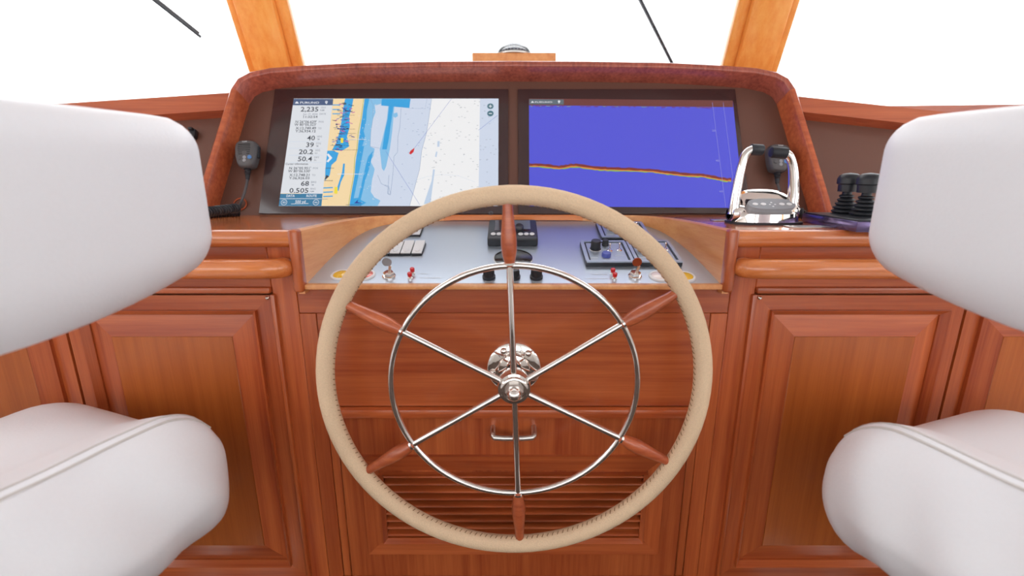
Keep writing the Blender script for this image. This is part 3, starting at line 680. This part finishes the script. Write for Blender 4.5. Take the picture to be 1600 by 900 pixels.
# three knobs at the front of the panel
for px, l in ((764, 'left'), (803, 'middle'), (838, 'right')):
    t = thing('black_knob', dsh(px, 434), 'short black rotary knob on the panel front edge, %s of three' % l, 'knob', 'three knobs below the autopilot')
    M = dfr(px, 434)
    MB(M).lathe([(.0105, 0), (.0105, .004), (.0085, .005), (.0082, .014), (.0075, .016), (.001, .0164)], 'black_plastic', 20).build('cap', t)
    mb = MB(M)
    for i in range(16):
        a = 2 * math.pi * i / 16; mb.box((.0083 * math.cos(a), .0083 * math.sin(a), .0095), (.0012, .0012, .008), 'black_rubber')
    mb.build('ribs', t); MB(M).box((0, .004, .0166), (.001, .006, .0004), 'print_white').build('pointer', t)
dmarks(757, 775, 441, 1.6); dmarks(799, 811, 441, 1.6); dmarks(831, 847, 441, 1.6)
# key switches
for px, l, mt in ((608, 'left', 'key_grey'), (992, 'right', 'copper')):
    t = thing('key_switch', dsh(px, 432), 'chrome ignition switch with key on the %s of the grey panel' % l, 'key switch', 'ignition switches')
    M = dfr(px, 432)
    MB(M).lathe([(.0108, 0), (.0108, .002), (.0098, .003)], 'chrome', 20).build('washer', t)
    MB(M).lathe([(.0092, .003), (.0092, .007), (.0075, .0085), (.001, .0086)], 'chrome', 6, False).build('nut', t)
    key = MB(M @ Matrix.Rotation(R(12), 4, 'Y')); key.box((0, 0, .014), (.0042, .0018, .012), 'steel'); kb = key.build('key_blade', t)
    pl = arc((0, .026), .0075, -60, 240, 14); mb = MB(M @ Matrix.Rotation(R(90 ), 4, 'X')); mb.prism(pl, -.001, .001, mt); mb.build('key_bow', t)
# red toggles
for px, py, l in ((641, 435.5, 'left pair, nearer one'), (645, 428, 'left pair, farther one'), (957, 429, 'right pair, farther one'), (960, 436, 'right pair, nearer one')):
    t = thing('red_toggle', dsh(px, py), 'tiny red capped toggle on the grey panel, %s' % l, 'toggle switch', 'red toggles')
    M = dfr(px, py); MB(M).lathe([(.0042, 0), (.0042, .002), (.0028, .003), (.0024, .005)], 'chrome', 12).build('collar', t)
    MB(M).lathe([(.0030, .0045), (.0036, .0055), (.0038, .010), (.0030, .0112), (.0002, .0115)], 'red_paint', 14).build('cap', t)
dmarks(657, 668, 428, 1.2); dmarks(655, 690, 434.5, 1.2); dmarks(925, 950, 429, 1.2); dmarks(916, 951, 435.5, 1.2)
# oval warning lamps
for px, py, mt, l in ((533.5, 430.5, 'lens_yellow', 'yellow lamp on the left side of the grey panel'), (570.5, 430.5, 'lens_red', 'orange red lamp on the left side of the grey panel'), (1030, 432.5, 'lens_white', 'pale pink lamp on the right side of the grey panel'), (1070, 433, 'lens_yellow', 'yellow lamp on the right side of the grey panel')):
    t = thing('warning_lamp', dsh(px, py), 'round flush ' + l, 'lamp', 'panel warning lamps')
    M = dfr(px, py, 1.35); MB(M).lathe([(.0155, 0), (.0155, .0015), (.0145, .0026), (.0120, .0026), (.0118, .0012)], 'switch_white', 28).build('bezel', t)
    MB(M).lathe([(.0118, .0005), (.0116, .0022), (.008, .0032), (.0005, .0036)], mt, 24).build('lens', t)
# rocker switches
sw0 = None
def rocker(px, py, lab):
    t = thing('rocker_switch', dsh(px, py), lab, 'switch', 'white rocker switches'); M = dfr(px, py, 1) @ Matrix.Diagonal((wide(px - 8.3, px + 8.3, py) / .0186, deep(px, py - 9, py + 9) / .0225, 1.4, 1))
    MB(M).box((0, 0, .0015), (.0186, .0225, .004), 'black_plastic', .001, 1).build('bezel', t)
    mb = MB(M); mb.add([(-.0084, -.0104, .003), (.0084, -.0104, .003), (.0084, .0104, .003), (-.0084, .0104, .003), (-.0084, -.0104, .0046), (.0084, -.0104, .0046), (.0084, -.002, .0056), (-.0084, -.002, .0056), (.0084, .0104, .0078), (-.0084, .0104, .0078)],
                       [[3, 2, 1, 0], [0, 1, 5, 4], [4, 5, 6, 7], [7, 6, 8, 9], [9, 8, 2, 3], [1, 2, 8, 6, 5], [0, 4, 7, 9, 3]], 'switch_white'); mb.build('rocker', t)
    MB(M @ Matrix.Translation((0, -.0062, .0050)) @ Matrix.Diagonal((1, .6, 1, 1))).lathe([(.0042, 0), (.0036, .0012), (.0005, .0015)], 'switch_white', 14).build('lens', t)
for i, px in enumerate((604.5, 621, 637.5, 654.5)): rocker(px, 390.5, 'white rocker switch in lower row, %s from the left' % ('first', 'second', 'third', 'fourth')[i])
for i, px in enumerate((621, 636.5, 652)): rocker(px, 361, 'white rocker switch in upper row, %s from the left' % ('first', 'second', 'third')[i])
for a, b in ((599, 609), (613, 622), (630, 643), (646, 660)): dmarks(a, b, 401.5, 1.1)
dmarks(628, 637, 371, 1.3); dprint('ALARM', 640, 654, 371, 1.6)
# three control modules
def module(px, py, wpx, hlen, lab):
    t = thing('control_module', dsh(px, py), lab, 'control panel', 'black framed control modules'); M = dfr(px, py, 1); W = wide(px - wpx / 2, px + wpx / 2, py); H = deep(px, py - hlen / 2, py + hlen / 2)
    MB(M).box((0, 0, .0045), (W, H, .009), 'black_plastic', .0012, 1).build('body', t)
    mb = MB(M); e_ = .007
    for c, d in (((0, H / 2 - e_ / 2, .0105), (W - .002, e_, .003)), ((0, -H / 2 + e_ / 2, .0105), (W - .002, e_, .003)), ((W / 2 - e_ / 2, 0, .0105), (e_, H - 2 * e_, .003)), ((-W / 2 + e_ / 2, 0, .0105), (e_, H - 2 * e_, .003))): mb.box(c, d, 'module_light')
    mb.build('rim', t); MB(M).box((0, 0, .0094), (W - .022, H - .022, .0012), 'module_light').build('plate', t)
    def at(x, y): return M @ Matrix.Translation((x * W, y * H, .0095)) @ Matrix.Scale(1.2, 4)
    MB(at(-.22, .10)).lathe([(.0105, 0), (.0105, .0015), (.0092, .002), (.0088, .016), (.0080, .0178), (.001, .018)], 'black_plastic', 20).build('large_knob', t)
    MB(at(-.22, .10)).lathe([(.0112, 0), (.0112, .0012), (.0108, .0014)], 'steel', 20).build('knob_skirt', t)
    MB(at(.03, .30)).lathe([(.0066, 0), (.0066, .002), (.0058, .003), (.0055, .010), (.0048, .011), (.001, .0112)], 'black_rubber', 18).build('small_knob', t)
    MB(at(-.04, -.22)).lathe([(.0082, 0), (.0082, .005), (.0072, .0075), (.001, .008)], 'blue_knob', 20).build('blue_button', t)
    for x, y in ((.08, .02), (.29, .04)):
        tg = MB(at(x, y)).lathe([(.0052, 0), (.0052, .0016), (.0030, .0024), (.0026, .004)], 'chrome', 12).build('toggle', t)
        MB(at(x, y) @ Matrix.Rotation(R(-16), 4, 'X')).lathe([(.0012, .003), (.0014, .010), (.0020, .013), (.0016, .0145), (.0002, .015)], 'chrome', 10).build('lever', tg)
    mb = MB(M)
    for xx, yy, ww in ((.2, .36, .18), (.0, -.38, .2), (.25, -.2, .2), (-.3, -.3, .14)): mb.box((xx * W, yy * H, .0101), (ww * W, .0009, .0003), 'print_white')
    mb.build('printing', t)
module(946.5, 399, 72, 33, 'black framed control module with blue button, nearest the key and leftmost of three')
module(1019, 398.5, 70, 33, 'black framed control module partly behind the rim, rightmost of three')
module(972, 365, 74, 24, 'black framed control module in the row nearest the displays')
tag(printing.build('panel_printing', dash_panel), kind='stuff') if printing.v else None

# ================================================================== ENGINE CONTROL with two levers
CB = on_z(1192, 349, ZW); Yc = CB.y
t = thing('engine_control', CB, 'chrome engine control head with two levers on the right worktop', 'engine control')
M = Matrix.Translation(CB) @ Matrix.Scale(1.2, 4)
def superell(a, b, n=28, e=.75):
    return [(a * math.copysign(abs(math.cos(2 * math.pi * i / n)) ** e, math.cos(2 * math.pi * i / n)), b * math.copysign(abs(math.sin(2 * math.pi * i / n)) ** e, math.sin(2 * math.pi * i / n))) for i in range(n)]
def loft(mb, rings, mat):
    n = len(rings[0]); vs = [p for r in rings for p in r]; fs = [[i * n + k, i * n + (k + 1) % n, (i + 1) * n + (k + 1) % n, (i + 1) * n + k] for i in range(len(rings) - 1) for k in range(n)]
    fs += [list(range(n))[::-1], [(len(rings) - 1) * n + k for k in range(n)]]; mb.add(vs, fs, mat, True); return mb
mb = MB(M); mb.prism(superell(.064, .030, 32, .6), 0, .004, 'black_rubber'); mb.build('gasket', t)
rings = []
for z, a, b, dy, tl in ((.003, .058, .030, 0, 0), (.012, .055, .029, 0, 0), (.022, .054, .0285, 0, .15), (.032, .0525, .027, .002, .55), (.040, .049, .022, .006, .8), (.045, .042, .016, .009, .85), (.048, .028, .009, .011, .85), (.0485, .004, .002, .0115, .85)):
    rings.append([(x, y + dy, z + y * tl) for x, y in superell(a, b)])
loft(MB(M), rings, 'chrome').build('body', t)
pm = M @ Matrix.Translation((.004, -.0115, .0335)) @ Matrix.Rotation(R(38), 4, 'X')
MB(pm).prism(superell(.041, .0135, 32, .75), -.006, .0022, 'key_grey').build('key_plate', t)
for x in (-.029, -.015, .017, .030): MB(pm @ Matrix.Translation((x, -.001, .0022)) @ Matrix.Diagonal((1.25, .8, 1, 1))).lathe([(.0040, 0), (.0038, .0007), (.0005, .001)], 'switch_white', 14).build('key', t)
mb = MB(pm)
for x, y in ((0, .003), (-.004, -.002), (.005, -.002), (0, -.007)): mb.box((x, y, .0023), (.003, .002, .0006), 'print_white')
mb.build('indicator_lights', t)
for sx, pts, grip, nm in ((-1, [(1146, 334), (1148, 312), (1154, 280), (1160, 252), (1166, 238), (1176, 233.5)], [(1173, 233.5), (1192, 234.5)], 'left'), (1, [(1237, 330), (1240, 305), (1240, 272), (1238, 254), (1233, 243), (1226, 239)], [(1229, 239.5), (1204, 237.5)], 'right')):
    hubc = on_y(pts[0][0], pts[0][1], Yc)
    hm = (frame(hubc, (0, 1, 0), (0, 0, 1)) if sx > 0 else frame(hubc, (0, -1, 0), (0, 0, 1))) @ Matrix.Scale(1.2, 4)
    hb = MB(hm).lathe([(.0155, -.014), (.0165, -.004), (.0165, .003), (.0145, .006), (.011, .007), (.001, .007)], 'chrome', 24).build('pivot_hub', t)
    MB(hm).lathe([(.0115, .0072), (.0115, .0085), (.0095, .0085), (.0095, .0072)], 'black_rubber', 20).build('hub_ring', hb)
    pp_ = smooth_path([on_y(x, y, Yc - .004) for x, y in pts], 2); n = len(pp_)
    lv = MB().tube(pp_, [.0122 - .0036 * min(1, i / (n * .6)) for i in range(n)], 'chrome', 14).build('lever', t)
    g0, g1 = [on_y(x, y, Yc - .004) for x, y in grip]; d = (g1 - g0)
    MB().tube([g0, g0 + d * .04, g0 + d * .9, g0 + d * .97, g1], [.0090, .0112, .0112, .010, .006], 'black_rubber', 16).build('grip', lv)
# flat plates on the worktop
for px, py, w_, d_, l in ((1130, 345, .050, .026, 'small flat steel plate on the worktop left of the engine control'), (1264, 355, .085, .034, 'flat steel plate on the worktop between engine control and joysticks')):
    c = on_z(px, py, ZW); t = thing('cover_plate', c, l, 'plate'); MB(Matrix.Translation(c)).box((0, 0, .001), (w_, d_, .002), 'steel', .0008, 1).build('plate', t)
    MB(Matrix.Translation(c)).box((0, 0, .0022), (w_ * .6, d_ * .55, .0012), 'key_grey', .0004, 1).build('insert', t)
# joystick box
a = on_z(1252, 347, ZW); b = on_z(1337, 363, ZW); ex = (b - a); Lx = ex.length; ex.normalize(); ey = Vector((-ex.y, ex.x, 0))
t = thing('joystick_box', (a + b) / 2 + ey * .045, 'dark box with two black rubber booted joysticks on the right worktop', 'joystick box')
JM = frame(a, ex, ey); jh = .019
MB(JM).box((Lx / 2, .048, jh / 2), (Lx, .096, jh), 'dark_chrome', .0015).build('box', t)
MB(JM).box((Lx / 2, .048, jh + .0015), (Lx - .006, .09, .003), 'black_plastic', .001).build('top_plate', t)
zt = ZW + jh + .003
for px, py in ((1318, 334), (1348, 338)):
    c = on_z(px, py, zt); M = Matrix.Translation(c) @ Matrix.Scale(1.12, 4); prof = [(.0215, 0)]
    for i in range(5):
        r = .0205 - i * .0022; z = .002 + i * .0068; prof += [(r - .003, z), (r, z + .002), (r, z + .0042), (r - .004, z + .0062)]
    prof += [(.0075, .037), (.0075, .044)]
    MB(M).lathe(prof, 'black_rubber', 24).build('boot', t)
    MB(M).lathe([(.006, .040), (.0155, .0405), (.0160, .053), (.0185, .0545), (.0188, .063), (.0165, .069), (.011, .0725), (.0005, .074)], 'black_plastic', 24).build('knob', t)

# ================================================================== FIST MICROPHONES
def coil(p0, p1, r, turns, wire, mat='black_rubber'):
    p0, p1 = Vector(p0), Vector(p1); ax = (p1 - p0).normalized(); u = ax.orthogonal().normalized(); v = ax.cross(u); n = turns * 12
    return MB().tube([p0 + (p1 - p0) * (i / n) + (u * math.cos(2 * math.pi * i / 12) + v * math.sin(2 * math.pi * i / 12)) * r for i in range(n + 1)], wire, mat, 6)
def mic(px, py, lab, cord, coils, tilt):
    c = scr(px, py + 6, 0); t = thing('hand_microphone', c, lab, 'microphone', 'radio microphones')
    F = frame(c + SN * .004, SX, SU) @ Matrix.Rotation(R(tilt), 4, 'Z') @ Matrix.Rotation(R(8), 4, 'X') @ Matrix.Scale(1.2, 4)
    MB(F).box((0, .004, 0), (.016, .026, .012), 'slot_black', .002).build('hanger', t)
    o2 = [(-.013, -.030), (.013, -.030), (.0185, -.020), (.0225, .0), (.0235, .016), (.0205, .026), (.012, .031), (-.012, .031), (-.0205, .026), (-.0235, .016), (-.0225, .0), (-.0185, -.020)]
    o2 = [(q.x, q.y) for q in smooth_path([(x, y, 0) for x, y in o2], 2, True)]
    rings = [[(x * s_, y * s_, z) for x, y in o2] for s_, z in ((.80, .006), (.95, .009), (1.0, .016), (1.0, .022), (.95, .0275), (.86, .030), (.5, .0315), (.02, .032))]
    body = loft(MB(F), rings, 'mic_plastic').build('body', t)
    for i in range(6): MB(F).box((-.001, .0195 - i * .0042, .0307), (.027 - abs(i - 2) * .0012, .0016, .0022), 'slot_black').build('grille_slot', body)
    mb = MB(F); text_between(mb, 'Icom', F.inverted() @ (F @ Vector((-.005, .0245, .0312))), Vector((.005, .0245, .0312)), Vector((0, 1, 0)), .0026, 'print_white'); mb.build('maker_mark', body)
    for x, y, rx, mt in ((-.0105, -.010, .0042, 'mic_plastic'), (0, -.0085, .0038, 'key_grey'), (0, -.0155, .0038, 'key_grey'), (.0105, -.0085, .0045, 'blue_key')):
        MB(F @ Matrix.Translation((x, y, .0300))).lathe([(rx, 0), (rx, .0016), (rx * .8, .0024), (.0004, .0026)], mt, 14).build('button', body)
    MB(F).box((.0232, .006, .018), (.004, .026, .009), 'black_rubber', .0015).build('talk_key', t)
    e = F @ Vector((0, -.0285, .018)); dn = (F.to_3x3() @ Vector((0, -1, 0))).normalized()
    sr = [(e + dn * (i * .003), (.0095 - i * .0005) * (1 if i % 2 else .82)) for i in range(11)]
    MB().tube([q for q, _ in sr], [r for _, r in sr], 'black_rubber', 12).build('strain_relief', t)
    pts = smooth_path([e + dn * .027] + cord, 3)
    MB().tube(pts, .0034, 'mic_plastic', 8).build('cord', t)
    for q in coils: coil(*q).build('coiled_cord', t)
mic(396, 243, 'grey fist microphone hanging left of the chart display', [scr(384, 296, .02), scr(376, 318, .016), on_z(371, 329, ZW + .010)],
    [(on_z(373, 331, ZW + .011), on_z(285, 336, ZW + .011), .0088, 20, .0027), (on_z(370, 325, ZW + .028), on_z(288, 336, ZW + .030), .0082, 18, .0026)], 2)
mic(1206, 249, 'grey fist microphone hanging right of the sonar display behind the levers', [scr(1219, 300, .018), scr(1224, 318, .014), on_z(1236, 330, ZW + .010)],
    [(on_z(1234, 332, ZW + .012), on_z(1256, 333, ZW + .012), .0095, 7, .0028)], -3)
c = scr(375, 319, .002); mb = MB(frame(c, SX, SU)); mb.tube([(.016 * math.cos(2 * math.pi * i / 24), .016 * math.sin(2 * math.pi * i / 24), 0) for i in range(24)], .002, 'copper', 8, True)
tag(mb.build('cord_grommet'), 'small copper coloured ring on the panel beside the coiled cord', 'grommet')
c = scr(304, 212, .0); mb = MB(frame(c, SX, SU)); mb.box((0, 0, .006), (.018, .026, .014), 'black_plastic', .003); mb.box((0, .010, .016), (.012, .006, .012), 'black_plastic', .002)
tag(mb.build('microphone_clip'), 'small black clip on the brown dash wing beside left chair', 'clip')

# ================================================================== HELM CHAIRS
def chair(side, loc, rz, label, sy=0, by=0):
    t = thing('helm_chair', (0, 0, 0), label, 'chair', 'white helm chairs')
    def seat_fn(P, h):
        r = random.Random(int((P.x * 971 + P.y * 733 + P.z * 577) * 1000)); b = 1 - (P.x / h.x) ** 2
        P = P.copy(); P.y += (-.035 * max(0, b) * (1 - abs(P.z / h.z)) if P.y < -h.y * .7 else 0)
        if P.z > 0: P.z += (P.z / h.z) * (-.030 + .048 * max(0, min(1, (-P.y / h.y - .15) / .55)))
        P.z += .0030 * math.sin(P.x * 42 + P.y * 23) * (1 if P.y < -h.y * .8 else .3); P.y += .0040 * math.sin(P.x * 55 + P.z * 30 + side) * (1 if P.y < -h.y * .8 else 0)
        return P
    seat = MB(Matrix.Translation((0, sy, .03))).cushion((0, -.055, .725), (.58, .50, .22), .10, 'leather_white', 28, seat_fn).build('seat_cushion', t)
    def edge(yl, n=44):            # a line on the rounded cushion at local depth yl, from end to end
        out = []; h = Vector((.29, .25, .11)); inn = Vector((.19, .15, .01))
        for i in range(n + 1):
            x = -.268 + .536 * i / n; I = Vector((max(-.19, min(.19, x)), max(-.15, min(.15, yl)), .01)); q = Vector((x - I.x, yl - I.y, 0))
            P = I + Vector((q.x, q.y, math.sqrt(max(.0004, .01 - q.length_squared)))); P = seat_fn(P, h); out.append(P + Vector((0, -.055, .725)))
        return out
    for yl, rr_ in ((-.185, .0024), (-.170, .0017)): MB(Matrix.Translation((0, sy, .03))).tube(edge(yl), rr_, 'leather_seam', 8).build('seam', seat)
    MB().box((0, -.03, .61), (.32, .34, .04), 'black_plastic', .008).build('seat_pan', t)
    def back_fn(P, h):
        P = P.copy(); k = 1 - (P.x / h.x) ** 2; P.y -= .022 * k
        if P.z < 0: P.z -= .065 * k * (-P.z / h.z)
        return P
    MB().cushion((0, -.285 + by, 1.222), (.64, .10, .216), .050, 'leather_white', 24, back_fn).build('backrest', t)
    for s_ in (-.025, .025): MB().tube(smooth_path([(s_, -.02, .60), (s_, -.02, .86), (s_, -.14, .90), (s_, -.24, .95), (s_, -.275, 1.10)], 2), .011, 'steel', 10).build('back_support', t)
    MB().lathe([(.055, .03), (.055, .35), (.045, .36), (.045, .585)], 'steel', 24).build('pedestal', t)
    MB().lathe([(.17, 0), (.17, .012), (.10, .03), (.06, .04)], 'steel', 32).build('base', t)
    t.location = loc; t.rotation_euler = (0, 0, rz); return t
chair(0, (-.877, .553, 0), R(70), 'white leather helm chair on the left side of the wheel', -.042, .01)
chair(1, (.947, .543, 0), R(-70), 'white leather helm chair on the right side of the wheel', -.085, .02)
